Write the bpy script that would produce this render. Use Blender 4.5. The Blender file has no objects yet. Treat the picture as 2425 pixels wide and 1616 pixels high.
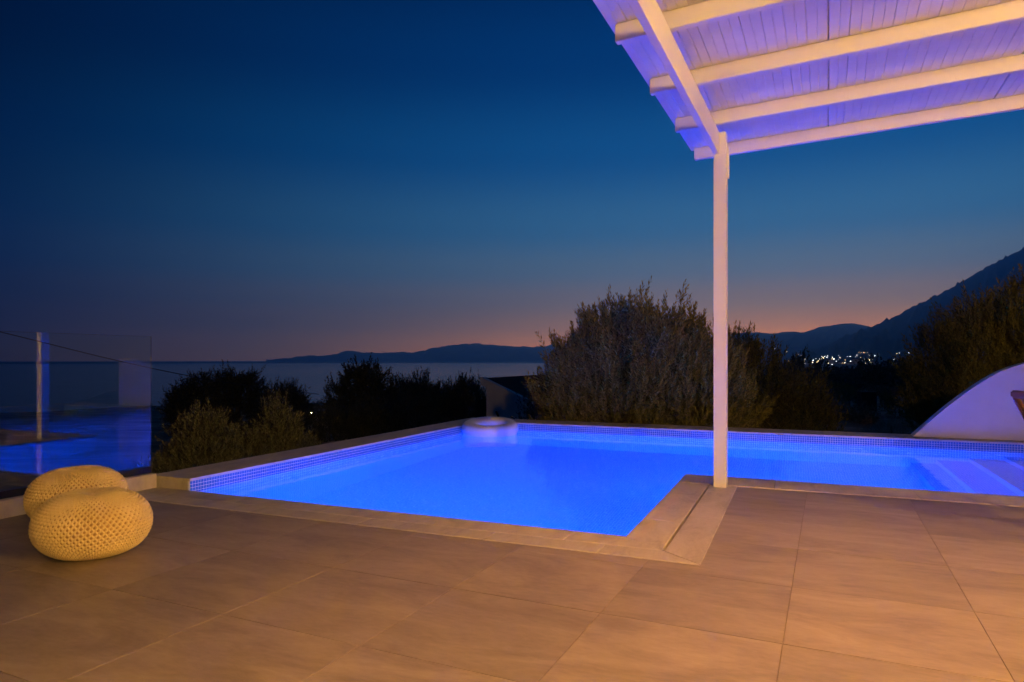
import bpy, bmesh, math, random
import numpy as np
from mathutils import Vector, Matrix

S = bpy.context.scene
C = S.collection
R = math.radians

# ------------------------------------------------------------------ camera
YAW = 0.4034
FPX, CXP, YHP = 1581.34, 1212.5, 851.9          # focal length and horizon of the photograph, in its pixels
cam = bpy.data.cameras.new('camera')
cam.lens = 36 * FPX / 2425
cam.shift_y = (YHP - 808) / 2425
cam.clip_start = 0.05
cam.clip_end = 120000
camo = bpy.data.objects.new('camera', cam)
C.objects.link(camo)
camo.location = (0, 0, 1)
camo.rotation_euler = (math.pi / 2, 0, YAW)
S.camera = camo

# ------------------------------------------------------------------ sky (after sunset)
W = bpy.data.worlds.new('World')
S.world = W
W.use_nodes = True
wn, wl = W.node_tree.nodes, W.node_tree.links
bg = wn['Background']
SUN_AZ = R(3.4)                                  # where the sun went down, east of +Y


def lin(*c):
    return tuple((v / 255 / 12.92) if v / 255 <= .04045 else ((v / 255 + .055) / 1.055) ** 2.4 for v in c)


def wmath(op, a, b=None, clamp=False):
    n = wn.new('ShaderNodeMath'); n.operation = op; n.use_clamp = clamp
    for i, v in enumerate((a, b)):
        if v is None: continue
        if isinstance(v, (int, float)): n.inputs[i].default_value = v
        else: wl.new(v, n.inputs[i])
    return n.outputs[0]


tc = wn.new('ShaderNodeTexCoord')
sx = wn.new('ShaderNodeSeparateXYZ')
wl.new(tc.outputs['Generated'], sx.inputs[0])
elev = wmath('ARCSINE', sx.outputs['Z'])
elev01 = wmath('DIVIDE', elev, R(90), clamp=True)
hor = wmath('SQRT', wmath('ADD', wmath('ADD', wmath('MULTIPLY', sx.outputs['X'], sx.outputs['X']),
                                       wmath('MULTIPLY', sx.outputs['Y'], sx.outputs['Y'])), 1e-6))
dot = wmath('ADD', wmath('MULTIPLY', sx.outputs['X'], math.sin(SUN_AZ)), wmath('MULTIPLY', sx.outputs['Y'], math.cos(SUN_AZ)))
cosa = wmath('DIVIDE', dot, hor)
mr = wn.new('ShaderNodeMapRange')
mr.inputs['From Min'].default_value = .36
mr.inputs['From Max'].default_value = 1.0
wl.new(cosa, mr.inputs['Value'])
near_sun = wmath('POWER', mr.outputs[0], 1.35)


def sky_ramp(stops):
    n = wn.new('ShaderNodeValToRGB')
    r = n.color_ramp
    r.interpolation = 'B_SPLINE' if False else 'EASE'
    while len(r.elements) < len(stops): r.elements.new(.5)
    for e, (deg, c) in zip(r.elements, stops):
        e.position = deg / 90
        e.color = (*lin(*c), 1)
    wl.new(elev01, n.inputs[0])
    return n.outputs[0]


west = sky_ramp([(0, (250, 176, 110)), (1.5, (236, 166, 116)), (3, (190, 148, 126)), (5, (138, 138, 142)), (7.5, (96, 134, 158)),
                 (11, (58, 122, 166)), (17, (14, 92, 154)), (24, (0, 62, 124)), (32, (0, 40, 92)), (48, (0, 26, 62)), (90, (0, 12, 36))])
east = sky_ramp([(0, (34, 40, 64)), (3, (24, 42, 72)), (8, (8, 38, 80)), (14, (0, 30, 70)), (22, (0, 20, 52)),
                 (32, (0, 15, 40)), (50, (0, 11, 32)), (90, (0, 9, 28))])
mx = wn.new('ShaderNodeMix'); mx.data_type = 'RGBA'
wl.new(near_sun, mx.inputs['Factor']); wl.new(east, mx.inputs['A']); wl.new(west, mx.inputs['B'])
# afterglow low over the place where the sun set
glow = wmath('MULTIPLY', wmath('EXPONENT', wmath('MULTIPLY', wmath('MAXIMUM', elev, 0.0), -1 / R(1.7))), wmath('POWER', mr.outputs[0], 6.0))
gmx = wn.new('ShaderNodeMix'); gmx.data_type = 'RGBA'; gmx.blend_type = 'ADD'; gmx.inputs['Factor'].default_value = 1
gcol = wn.new('ShaderNodeVectorMath'); gcol.operation = 'SCALE'; gcol.inputs[0].default_value = (5.0, 1.15, .10)
wl.new(glow, gcol.inputs['Scale'])
wl.new(mx.outputs['Result'], gmx.inputs['A']); wl.new(gcol.outputs[0], gmx.inputs['B'])
mx = gmx
# a share of the physical twilight sky, sun just below the horizon
sk = wn.new('ShaderNodeTexSky'); sk.sky_type = 'NISHITA'; sk.sun_disc = False
sk.sun_elevation = R(-5); sk.sun_rotation = SUN_AZ; sk.altitude = 60; sk.ozone_density = 3
skm = wn.new('ShaderNodeMix'); skm.data_type = 'RGBA'; skm.blend_type = 'MULTIPLY'; skm.inputs['Factor'].default_value = 1
wl.new(sk.outputs[0], skm.inputs['A']); skm.inputs['B'].default_value = (.5, 2.0, 1.8, 1)
mx2 = wn.new('ShaderNodeMix'); mx2.data_type = 'RGBA'; mx2.inputs['Factor'].default_value = .12
wl.new(mx.outputs['Result'], mx2.inputs['A']); wl.new(skm.outputs['Result'], mx2.inputs['B'])
wl.new(mx2.outputs['Result'], bg.inputs['Color'])
bg.inputs['Strength'].default_value = 1.0

# ------------------------------------------------------------------ render look
vs = S.view_settings
vs.view_transform = 'Standard'; vs.look = 'None'; vs.exposure = 0; vs.gamma = 1; vs.use_curve_mapping = False
cy = S.cycles
cy.use_denoising = True
cy.max_bounces = 10; cy.diffuse_bounces = 4; cy.glossy_bounces = 6; cy.transmission_bounces = 10
cy.caustics_refractive = True; cy.caustics_reflective = True; cy.blur_glossy = .5
cy.sample_clamp_indirect = 12
cy.volume_bounces = 3

HR = R(25.34) - YAW                               # the house stands 2.2 degrees off the pool's axes
POOL_LAMP = 3500.0
WALL_LAMP = 3100.0


def place(u, d):                                  # ground position of bearing u at distance d from the camera
    k = (u - CXP) / FPX
    s, c = math.sin(YAW), math.cos(YAW)
    return (d * (-s + c * k), d * (c + s * k))


def zof(v, d):
    return 1 - (v - YHP) / FPX * d


# ------------------------------------------------------------------ helpers
def tag(o, label=None, cat=None, group=None, kind=None):
    if label: o['label'] = label
    if cat: o['category'] = cat
    if group: o['group'] = group
    if kind: o['kind'] = kind
    return o


def empty(name, loc=(0, 0, 0), rz=0):
    o = bpy.data.objects.new(name, None)
    C.objects.link(o)
    o.location = loc
    o.rotation_euler = (0, 0, rz)
    o.empty_display_size = .1
    return o


def link(name, me, mat, parent=None, smooth=False):
    o = bpy.data.objects.new(name, me)
    C.objects.link(o)
    if mat and not me.materials: me.materials.append(mat)
    if smooth:
        me.polygons.foreach_set('use_smooth', [True] * len(me.polygons))
    if parent: o.parent = parent
    return o


def bm_obj(name, bm, mat, parent=None, smooth=False):
    me = bpy.data.meshes.new(name)
    bmesh.ops.recalc_face_normals(bm, faces=bm.faces[:])
    bm.to_mesh(me); bm.free()
    return link(name, me, mat, parent, smooth)


def add_box(bm, x0, x1, y0, y1, z0, z1, M=None):
    vs_ = [bm.verts.new((x, y, z)) for z in (z0, z1) for x, y in ((x0, y0), (x1, y0), (x1, y1), (x0, y1))]
    if M is not None:
        for v in vs_: v.co = M @ v.co
    for f in ((3, 2, 1, 0), (4, 5, 6, 7), (0, 1, 5, 4), (1, 2, 6, 5), (2, 3, 7, 6), (3, 0, 4, 7)):
        bm.faces.new([vs_[i] for i in f])


def box(name, x0, x1, y0, y1, z0, z1, mat, parent=None, bevel=0, M=None):
    bm = bmesh.new()
    add_box(bm, x0, x1, y0, y1, z0, z1, M)
    if bevel:
        bmesh.ops.bevel(bm, geom=bm.edges[:], offset=bevel, segments=2, affect='EDGES', profile=.6)
    return bm_obj(name, bm, mat, parent)


def add_prism(bm, pts, z0, z1):
    n = len(pts)
    a = [bm.verts.new((p[0], p[1], z0)) for p in pts]
    b = [bm.verts.new((p[0], p[1], z1)) for p in pts]
    bm.faces.new(b); bm.faces.new(a[::-1])
    for i in range(n):
        bm.faces.new((a[i], a[(i + 1) % n], b[(i + 1) % n], b[i]))


def prism(name, pts, z0, z1, mat, parent=None, bevel=0):
    bm = bmesh.new()
    add_prism(bm, pts, z0, z1)
    if bevel:
        bmesh.ops.recalc_face_normals(bm, faces=bm.faces[:])
        es = [e for e in bm.edges if e.verts[0].co.z > z1 - 1e-5 and e.verts[1].co.z > z1 - 1e-5]
        bmesh.ops.bevel(bm, geom=es, offset=bevel, segments=2, affect='EDGES', profile=.5)
    return bm_obj(name, bm, mat, parent)


def add_tube(bm, pts, rad, seg=8, cap=True):
    pts = [Vector(p) for p in pts]
    n = len(pts)
    rads = rad if isinstance(rad, (list, tuple)) else [rad] * n
    rings = []
    up = Vector((0, 0, 1))
    for i, p in enumerate(pts):
        t = (pts[min(i + 1, n - 1)] - pts[max(i - 1, 0)]).normalized()
        a = t.cross(up if abs(t.z) < .95 else Vector((1, 0, 0))).normalized()
        b = t.cross(a).normalized()
        rings.append([bm.verts.new(p + (a * math.cos(2 * math.pi * k / seg) + b * math.sin(2 * math.pi * k / seg)) * rads[i]) for k in range(seg)])
    for i in range(n - 1):
        for k in range(seg):
            bm.faces.new((rings[i][k], rings[i][(k + 1) % seg], rings[i + 1][(k + 1) % seg], rings[i + 1][k]))
    if cap:
        bm.faces.new(rings[0][::-1]); bm.faces.new(rings[-1])


def tube(name, pts, rad, mat, parent=None, seg=8):
    bm = bmesh.new(); add_tube(bm, pts, rad, seg)
    return bm_obj(name, bm, mat, parent, True)


def lathe(name, prof, mat, parent=None, seg=24, loc=(0, 0, 0), smooth=True, M=None):
    bm = bmesh.new()
    rings = []
    for r, z in prof:
        if r < 1e-6:
            rings.append([bm.verts.new((0, 0, z))])
        else:
            rings.append([bm.verts.new((r * math.cos(2 * math.pi * k / seg), r * math.sin(2 * math.pi * k / seg), z)) for k in range(seg)])
    for a, b in zip(rings, rings[1:]):
        for k in range(seg):
            q = [a[k % len(a)], a[(k + 1) % len(a)], b[(k + 1) % len(b)], b[k % len(b)]]
            q2 = []
            for v in q:
                if v not in q2: q2.append(v)
            if len(q2) > 2: bm.faces.new(q2)
    if M is not None: bm.transform(M)
    o = bm_obj(name, bm, mat, parent, smooth)
    o.location = loc
    return o


def np_mesh(name, verts, faces):
    """verts (n,3), faces (m,4) numpy"""
    me = bpy.data.meshes.new(name)
    me.vertices.add(len(verts)); me.vertices.foreach_set('co', np.ascontiguousarray(verts, dtype=np.float32).ravel())
    k = faces.shape[1]
    me.loops.add(faces.size); me.loops.foreach_set('vertex_index', np.ascontiguousarray(faces, dtype=np.int32).ravel())
    me.polygons.add(len(faces))
    me.polygons.foreach_set('loop_start', np.arange(0, faces.size, k, dtype=np.int32))
    me.polygons.foreach_set('loop_total', np.full(len(faces), k, dtype=np.int32))
    me.update(calc_edges=True)
    return me


def clip(poly, nx, ny, c):                        # keep nx*x+ny*y <= c
    out = []
    for i in range(len(poly)):
        a, b = poly[i], poly[(i + 1) % len(poly)]
        da, db = nx * a[0] + ny * a[1] - c, nx * b[0] + ny * b[1] - c
        if da <= 0: out.append(a)
        if (da < 0) != (db < 0) and abs(da - db) > 1e-12:
            t = da / (da - db)
            out.append((a[0] + (b[0] - a[0]) * t, a[1] + (b[1] - a[1]) * t))
    return out


def area(p):
    return abs(sum(p[i][0] * p[(i + 1) % len(p)][1] - p[(i + 1) % len(p)][0] * p[i][1] for i in range(len(p)))) / 2 if len(p) > 2 else 0


def h2w(x, y):
    c, s = math.cos(HR), math.sin(HR)
    return (x * c + y * s, -x * s + y * c)


# ------------------------------------------------------------------ materials
def mat(name):
    m = bpy.data.materials.new(name)
    m.use_nodes = True
    nt = m.node_tree
    return m, nt, nt.nodes['Principled BSDF']


def noise(nt, scale, detail=4, rough=.55, vec=None, dist=0):
    n = nt.nodes.new('ShaderNodeTexNoise')
    n.inputs['Scale'].default_value = scale; n.inputs['Detail'].default_value = detail
    n.inputs['Roughness'].default_value = rough; n.inputs['Distortion'].default_value = dist
    if vec is not None: nt.links.new(vec, n.inputs['Vector'])
    return n


def ramp(nt, fac, stops):
    n = nt.nodes.new('ShaderNodeValToRGB')
    while len(n.color_ramp.elements) < len(stops): n.color_ramp.elements.new(.5)
    for e, (p, c) in zip(n.color_ramp.elements, stops):
        e.position = p; e.color = (*c, 1)
    nt.links.new(fac, n.inputs[0])
    return n.outputs[0]


def objcoord(nt, scale=(1, 1, 1), rnd=0):
    t = nt.nodes.new('ShaderNodeTexCoord')
    m = nt.nodes.new('ShaderNodeMapping')
    m.inputs['Scale'].default_value = scale
    nt.links.new(t.outputs['Object'], m.inputs['Vector'])
    if rnd:
        oi = nt.nodes.new('ShaderNodeObjectInfo')
        mm = nt.nodes.new('ShaderNodeMath'); mm.operation = 'MULTIPLY'; mm.inputs[1].default_value = rnd
        nt.links.new(oi.outputs['Random'], mm.inputs[0])
        nt.links.new(mm.outputs[0], m.inputs['Location'])
    return m.outputs[0]


def bump(nt, p, h, strength=.2, dist=.01):
    b = nt.nodes.new('ShaderNodeBump')
    b.inputs['Strength'].default_value = strength; b.inputs['Distance'].default_value = dist
    nt.links.new(h, b.inputs['Height']); nt.links.new(b.outputs[0], p.inputs['Normal'])


def plain(name, col, rough=.5, var=.12, scale=8, bstr=.08, metal=0, rnd=0, bscale=60):
    m, nt, p = mat(name)
    v = objcoord(nt, rnd=rnd)
    n = noise(nt, scale, 5, .6, v)
    lo = tuple(c * (1 - var) for c in col); hi = tuple(min(1, c * (1 + var)) for c in col)
    nt.links.new(ramp(nt, n.outputs[0], [(.3, lo), (.7, hi)]), p.inputs['Base Color'])
    p.inputs['Roughness'].default_value = rough
    p.inputs['Metallic'].default_value = metal
    if bstr:
        bump(nt, p, noise(nt, bscale, 3, .6, v).outputs[0], bstr, .004)
    return m


def stone(name, lo, mid, hi, rough, stretch=(1.2, 3.0, 1), sc=1.6, rnd=40, bstr=.12):
    m, nt, p = mat(name)
    v = objcoord(nt, stretch, rnd)
    n1 = noise(nt, sc, 6, .62, v, .8)
    n2 = noise(nt, sc * 9, 5, .7, v, .3)
    mxn = nt.nodes.new('ShaderNodeMath'); mxn.operation = 'MULTIPLY_ADD'; mxn.inputs[1].default_value = .35
    nt.links.new(n2.outputs[0], mxn.inputs[0]); nt.links.new(n1.outputs[0], mxn.inputs[2])
    base = ramp(nt, mxn.outputs[0], [(.48, lo), (.66, mid), (.86, hi)])
    # each piece a touch lighter or darker
    oi = nt.nodes.new('ShaderNodeObjectInfo')
    mrn = nt.nodes.new('ShaderNodeMapRange'); mrn.inputs['To Min'].default_value = .9; mrn.inputs['To Max'].default_value = 1.08
    nt.links.new(oi.outputs['Random'], mrn.inputs['Value'])
    mm = nt.nodes.new('ShaderNodeMix'); mm.data_type = 'RGBA'; mm.blend_type = 'MULTIPLY'; mm.inputs['Factor'].default_value = 1
    nt.links.new(base, mm.inputs['A']); nt.links.new(mrn.outputs[0], mm.inputs['B'])
    nt.links.new(mm.outputs['Result'], p.inputs['Base Color'])
    rr = nt.nodes.new('ShaderNodeMapRange'); rr.inputs['To Min'].default_value = rough - .1; rr.inputs['To Max'].default_value = rough + .12
    nt.links.new(n1.outputs[0], rr.inputs['Value']); nt.links.new(rr.outputs[0], p.inputs['Roughness'])
    bump(nt, p, n2.outputs[0], bstr, .004)
    return m


M_TILE = stone('porcelain_paving', (.225, .178, .145), (.30, .242, .195), (.375, .305, .25), .5)
M_GROUT = plain('grout', (.27, .22, .175), .9)
M_COPE = stone('coping_stone', (.40, .35, .29), (.52, .46, .385), (.60, .54, .46), .6, (3, 1.2, 1), 2.2, 60, .2)
M_WHITE = plain('white_paint', (.80, .79, .77), .42, .03, 3, .03)
M_BOARD = plain('white_board', (.78, .77, .76), .38, .05, 5, .04, rnd=30)
M_RENDER = plain('white_render', (.80, .79, .78), .8, .05, 2.5, .25, bscale=90)
M_BLACK = plain('black_metal', (.012, .012, .013), .35, .1)
M_DARKSLOT = plain('drain_slot', (.01, .008, .007), .8, .1)
M_WOOD = None
m, nt, p = mat('oiled_teak')
v = objcoord(nt, (2, 30, 30))
n = noise(nt, 3, 6, .65, v, 1.2)
nt.links.new(ramp(nt, n.outputs[0], [(.3, (.13, .05, .018)), (.7, (.30, .135, .05))]), p.inputs['Base Color'])
p.inputs['Roughness'].default_value = .45
M_WOOD = m

# mosaic: blue glass tiles, white grout
m, nt, p = mat('pool_mosaic')
uv = nt.nodes.new('ShaderNodeUVMap')
br = nt.nodes.new('ShaderNodeTexBrick')
br.offset = 0; br.squash = 1
TS = .026
br.inputs['Scale'].default_value = 1
br.inputs['Brick Width'].default_value = TS; br.inputs['Row Height'].default_value = TS
br.inputs['Mortar Size'].default_value = .0022; br.inputs['Mortar Smooth'].default_value = .1
br.inputs['Bias'].default_value = -.2
br.inputs['Color1'].default_value = (.30, .46, .62, 1); br.inputs['Color2'].default_value = (.42, .56, .70, 1)
br.inputs['Mortar'].default_value = (.82, .84, .86, 1)
nt.links.new(uv.outputs[0], br.inputs['Vector'])
nt.links.new(br.outputs['Color'], p.inputs['Base Color'])
p.inputs['Roughness'].default_value = .3
bb = nt.nodes.new('ShaderNodeBump'); bb.inputs['Strength'].default_value = .3; bb.inputs['Distance'].default_value = .002; bb.invert = True
nt.links.new(br.outputs['Fac'], bb.inputs['Height']); nt.links.new(bb.outputs[0], p.inputs['Normal'])
M_MOSAIC = m
m, nt, p = mat('waterline_tile')
v = objcoord(nt)
vo = nt.nodes.new('ShaderNodeTexVoronoi'); vo.inputs['Scale'].default_value = 1 / TS
nt.links.new(v, vo.inputs['Vector'])
nt.links.new(ramp(nt, vo.outputs['Distance'], [(0, (.05, .16, .42)), (1, (.09, .24, .52))]), p.inputs['Base Color'])
p.inputs['Roughness'].default_value = .12
M_WTILE = m
M_WGROUT = plain('white_grout', (.8, .8, .8), .8, .04)

# water
m, nt, p = mat('pool_water')
nt.nodes.remove(p)
g = nt.nodes.new('ShaderNodeBsdfGlass'); g.inputs['IOR'].default_value = 1.333; g.inputs['Roughness'].default_value = .0
g.inputs['Color'].default_value = (.97, .99, 1, 1)
v = objcoord(nt)
n = noise(nt, 4.5, 3, .5, v)
b = nt.nodes.new('ShaderNodeBump'); b.inputs['Strength'].default_value = .10; b.inputs['Distance'].default_value = .02
nt.links.new(n.outputs[0], b.inputs['Height']); nt.links.new(b.outputs[0], g.inputs['Normal'])
nt.links.new(g.outputs[0], nt.nodes['Material Output'].inputs['Surface'])
M_WATER = m

m, nt, p = mat('clear_glass')
nt.nodes.remove(p)
g = nt.nodes.new('ShaderNodeBsdfGlass'); g.inputs['IOR'].default_value = 1.8; g.inputs['Roughness'].default_value = 0
v = objcoord(nt)
n = noise(nt, 1.3, 1, .4, v)
rr = ramp(nt, n.outputs[0], [(.3, (.90, .95, .94)), (.7, (.93, .97, .96))])
nt.links.new(rr, g.inputs['Color'])
nt.links.new(g.outputs[0], nt.nodes['Material Output'].inputs['Surface'])
M_GLASS = m


def emit(name, col, strength):
    m = bpy.data.materials.new(name); m.use_nodes = True
    nt = m.node_tree; nt.nodes.remove(nt.nodes['Principled BSDF'])
    e = nt.nodes.new('ShaderNodeEmission'); e.inputs[0].default_value = (*col, 1); e.inputs[1].default_value = strength
    nt.links.new(e.outputs[0], nt.nodes['Material Output'].inputs['Surface'])
    return m


M_POOLLENS = emit('pool_lamp_lens', (.0012, .074, 1.0), POOL_LAMP)
M_WARM = emit('warm_lamp', (1.0, .56, .13), WALL_LAMP)
M_WARM_FILL = emit('warm_fill_lamp', (1.0, .56, .13), WALL_LAMP * .6)

# ------------------------------------------------------------------ pool dimensions (metres)
XL, XR, XE = -4.258, -.888, 4.3
YN, YA, YB = 3.717, 5.92, 8.873
ZW, ZF, ZC = -.016, -1.45, .092
YN1, YN2 = 3.512, 3.343
XS, XO = -.642, -.4315
YO = 9.377
XLO = -4.683
YAO = 5.525


# ------------------------------------------------------------------ terrain, sea, hills
def terrain_z(d, az):
    w = min(1, max(0, (az - R(-2)) / R(13))); w = w * w * (3 - 2 * w)
    left = -.9 - .06 * max(0, d - 8)
    right = -.9 - .032 * max(0, min(d, 300) - 8)
    return max(-45, left * (1 - w) + right * w)


rng = np.random.default_rng(4)
ds = np.concatenate([np.array([0.5, 3, 5, 7]), np.geomspace(8, 7000, 90)])
azs = np.radians(np.linspace(-75, 75, 121))
V = []
for d in ds:
    for a in azs:
        x, y = d * math.sin(a - YAW), d * math.cos(a - YAW)
        z = terrain_z(d, a) if d > 7.5 else -2.2
        if d > 9: z += .09 * math.sin(x * .9 + 1.3) * math.cos(y * .7) * min(1, d / 40) + .004 * d * math.sin(x * .05 + y * .031) * math.cos(y * .043 - x * .02) * (d < 900)
        if -6.2 < x < 6.5 and y < 10.6: z = -2.6
        V.append((x, y, z))
V = np.array(V); na = len(azs)
Fq = np.array([(i * na + j, i * na + j + 1, (i + 1) * na + j + 1, (i + 1) * na + j) for i in range(len(ds) - 1) for j in range(na - 1)])
m, nt, p = mat('dry_field')
v = objcoord(nt, (.10, .35, .2))
n1 = noise(nt, 1.0, 8, .65, v, .5)
nt.links.new(ramp(nt, n1.outputs[0], [(.35, (.10, .09, .065)), (.52, (.26, .23, .17)), (.68, (.48, .42, .31))]), p.inputs['Base Color'])
p.inputs['Roughness'].default_value = .95
bump(nt, p, noise(nt, 3, 6, .7, objcoord(nt)).outputs[0], .8, .15)
me = np_mesh('ground', V, Fq[:, ::-1])
tag(link('ground', me, m, None, True), kind='structure')

m, nt, p = mat('evening_sea')
v = objcoord(nt, (.00012, .0005, 1))
n1 = noise(nt, 1.0, 5, .6, v)
geo = nt.nodes.new('ShaderNodeNewGeometry')
ln = nt.nodes.new('ShaderNodeVectorMath'); ln.operation = 'LENGTH'
nt.links.new(geo.outputs['Position'], ln.inputs[0])
mrg = nt.nodes.new('ShaderNodeMapRange')          # the open water beyond the bay is ruffled by wind
mrg.inputs['From Min'].default_value = 4300; mrg.inputs['From Max'].default_value = 5600
nt.links.new(ln.outputs['Value'], mrg.inputs['Value'])
ad = nt.nodes.new('ShaderNodeMath'); ad.operation = 'MULTIPLY_ADD'; ad.inputs[1].default_value = .22; ad.inputs[2].default_value = .10
nt.links.new(mrg.outputs[0], ad.inputs[0])
ad2 = nt.nodes.new('ShaderNodeMath'); ad2.operation = 'MULTIPLY_ADD'; ad2.inputs[1].default_value = .16
nt.links.new(n1.outputs[0], ad2.inputs[0]); nt.links.new(ad.outputs[0], ad2.inputs[2])
nt.links.new(ad2.outputs[0], p.inputs['Roughness'])
p.inputs['Base Color'].default_value = (.006, .012, .02, 1)
p.inputs['IOR'].default_value = 1.333
bump(nt, p, noise(nt, .05, 5, .6, objcoord(nt)).outputs[0], .25, 6)
SEA = -25
bm = bmesh.new()
ra = [bm.verts.new((11500 * math.sin(a), 11500 * math.cos(a), SEA)) for a in np.linspace(0, 2 * math.pi, 65)[:-1]]
bm.faces.new(ra[::-1])
o = bm_obj('sea', bm, m)
o.data.flip_normals() if o.data.polygons[0].normal.z < 0 else None
tag(o, kind='structure')


def vnoise(x, seed):
    r = random.Random(seed); ph = [(r.uniform(.6, 1.6) * 2 ** k, r.uniform(0, 6.28), .5 ** k) for k in range(6)]
    return sum(a * math.sin(x * f + q) for f, q, a in ph)


def hill(name, pts, dist, front, back, base, rough, seed, mat_, trees=0, jag=.6):
    us = np.linspace(pts[0][0], pts[-1][0], 260)
    vv = np.interp(us, [q[0] for q in pts], [q[1] for q in pts])
    ker = np.array([1, 2, 3, 2, 1]) / 9.
    vv = np.convolve(np.pad(vv, 2, mode='edge'), ker, 'valid')
    vv = vv + np.array([.55 * vnoise(u * .045, seed) + .35 * vnoise(u * .21, seed + 1) for u in us]) * jag
    ss = np.concatenate([np.linspace(-1, 0, 22), np.linspace(.12, 1, 8)])
    r = random.Random(seed)
    V = []
    for s in ss:
        for i, u in enumerate(us):
            d = dist + (s * front if s < 0 else s * back)
            x, y = place(u, d)
            top = zof(vv[i], dist)
            f = (1 - abs(s)) ** (1.25 if s < 0 else 1.1)
            z = base + (top - base) * f
            z += rough * (1 - f) * f * 3 * (vnoise(u * .035 + s * 4, seed) + .6 * vnoise(u * .11 - s * 9, seed + 5))
            if trees and s == 0: z += trees * abs(vnoise(u * .9, seed + 3)) * r.random()
            V.append((x, y, z))
    nu = len(us)
    F_ = np.array([(i * nu + j, i * nu + j + 1, (i + 1) * nu + j + 1, (i + 1) * nu + j) for i in range(len(ss) - 1) for j in range(nu - 1)])
    me = np_mesh(name, np.array(V), F_)
    return tag(link(name, me, mat_, None, True), kind='structure')


M_HILL = plain('wooded_hillside', (.035, .042, .03), .95, .5, .006, 0)
hill('island', [(630, 855), (680, 849), (722, 844), (783, 840), (805, 836), (820, 831), (832, 829), (846, 835), (880, 837), (948, 833), (985, 834), (1031, 825), (1060, 819), (1085, 816),
                (1105, 814), (1123, 811), (1145, 815), (1165, 818), (1190, 819), (1216, 822), (1257, 821), (1298, 818), (1360, 812), (1420, 815), (1500, 826), (1560, 850)], 9300, 1200, 1200, SEA - 5, 25, 3, M_HILL, 0, 2.0)
hill('hills', [(1500, 830), (1640, 800), (1760, 789), (1794, 787), (1820, 790), (1838, 790.5), (1852, 786), (1880, 786), (1902, 788.5), (1920, 783), (1940, 775), (1975, 770), (2000, 766), (2018, 766), (2040, 770), (2062, 775),
               (2090, 782), (2140, 800), (2240, 820)], 7500, 3600, 1500, -14, 20, 7, M_HILL, 3)
hill('mountain', [(1900, 838), (1955, 820), (2010, 798), (2062, 776), (2100, 760), (2140, 741), (2180, 720), (2219, 700), (2260, 680), (2300, 655), (2340, 632), (2380, 612), (2405, 600), (2425, 588), (2480, 560), (2600, 520), (2800, 480), (3050, 520), (3300, 640)],
     4500, 2400, 1500, -12, 45, 11, M_HILL, 16, 1.2)

# ------------------------------------------------------------------ haze over land and water
m = bpy.data.materials.new('evening_haze'); m.use_nodes = True
nt = m.node_tree; nt.nodes.remove(nt.nodes['Principled BSDF'])
pv = nt.nodes.new('ShaderNodeVolumePrincipled')
pv.inputs['Color'].default_value = (.24, .58, 1, 1); pv.inputs['Density'].default_value = 1.4e-4; pv.inputs['Anisotropy'].default_value = .88
nt.links.new(pv.outputs[0], nt.nodes['Material Output'].inputs['Volume'])
HZ = tag(box('haze', -11700, 11700, -11700, 11700, SEA - 30, 900, m), kind='stuff')

# ------------------------------------------------------------------ terrace paving (house axes)
ter = empty('terrace'); tag(ter, kind='structure')
bm = bmesh.new()
add_prism(bm, [(-4.9, -4), (7.5, -4), (7.5, YAO + .02), (XO - .02, YAO + .02), (XO - .02, YN2 + .02), (-4.9, YN2 + .02)], -1.6, -.004)
bm_obj('grout_bed', bm, M_GROUT, ter)
PX, PY, GAP = .668, .648, .0015
full = None
for i in range(-8, 9):
    for j in range(-5, 6):
        x0, y0 = -.145 + PX * i, 2.53 + PY * j
        cs = [(x0 + GAP, y0 + GAP), (x0 + PX - GAP, y0 + GAP), (x0 + PX - GAP, y0 + PY - GAP), (x0 + GAP, y0 + PY - GAP)]
        w = [h2w(*q) for q in cs]
        a = clip(clip(clip(w, 1, 0, XO), 0, 1, YN2 - .003), -1, 0, 4.59)
        b = clip(clip(clip(w, -1, 0, -XO), 0, 1, YAO - .003), 1, 0, 5.3)
        b = [(max(q[0], XO), q[1]) for q in b]
        if area(a) + area(b) < .004: continue
        if i in () : continue
        if area(a) + area(b) > area(w) - 1e-5 and (area(a) < 1e-6 or area(b) < 1e-6):
            if full is None:
                bm = bmesh.new(); add_prism(bm, [(GAP, GAP), (PX - GAP, GAP), (PX - GAP, PY - GAP), (GAP, PY - GAP)], -.02, 0)
                es = [e for e in bm.edges if e.verts[0].co.z > -1e-5 and e.verts[1].co.z > -1e-5]
                bmesh.ops.recalc_face_normals(bm, faces=bm.faces[:])
                bmesh.ops.bevel(bm, geom=es, offset=.0008, segments=1, affect='EDGES')
                o = bm_obj('paving_tile', bm, M_TILE, ter); full = o.data
            else:
                o = link('paving_tile', full, None, ter)
            o.location = (*h2w(x0, y0), random.Random(i * 31 + j).uniform(-.0006, .0004)); o.rotation_euler = (0, 0, -HR)
        else:
            bm = bmesh.new()
            ox, oy = w[0]
            if area(a) > 1e-3 and area(b) > 1e-3:      # a tile cut round the corner of the coping
                bb_ = [q for q in b]
                add_prism(bm, [(q[0] - ox, q[1] - oy) for q in a], -.02, 0)
                add_prism(bm, [(q[0] - ox, q[1] - oy) for q in bb_], -.02, 0)
            else:
                pp = a if area(a) > area(b) else b
                q2 = []
                for q in pp:
                    if not q2 or (abs(q[0] - q2[-1][0]) + abs(q[1] - q2[-1][1]) > 1e-5): q2.append(q)
                add_prism(bm, [(q[0] - ox, q[1] - oy) for q in q2], -.02, 0)
            o = bm_obj('paving_tile', bm, M_TILE, ter); o.location = (ox, oy, 0)

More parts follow.
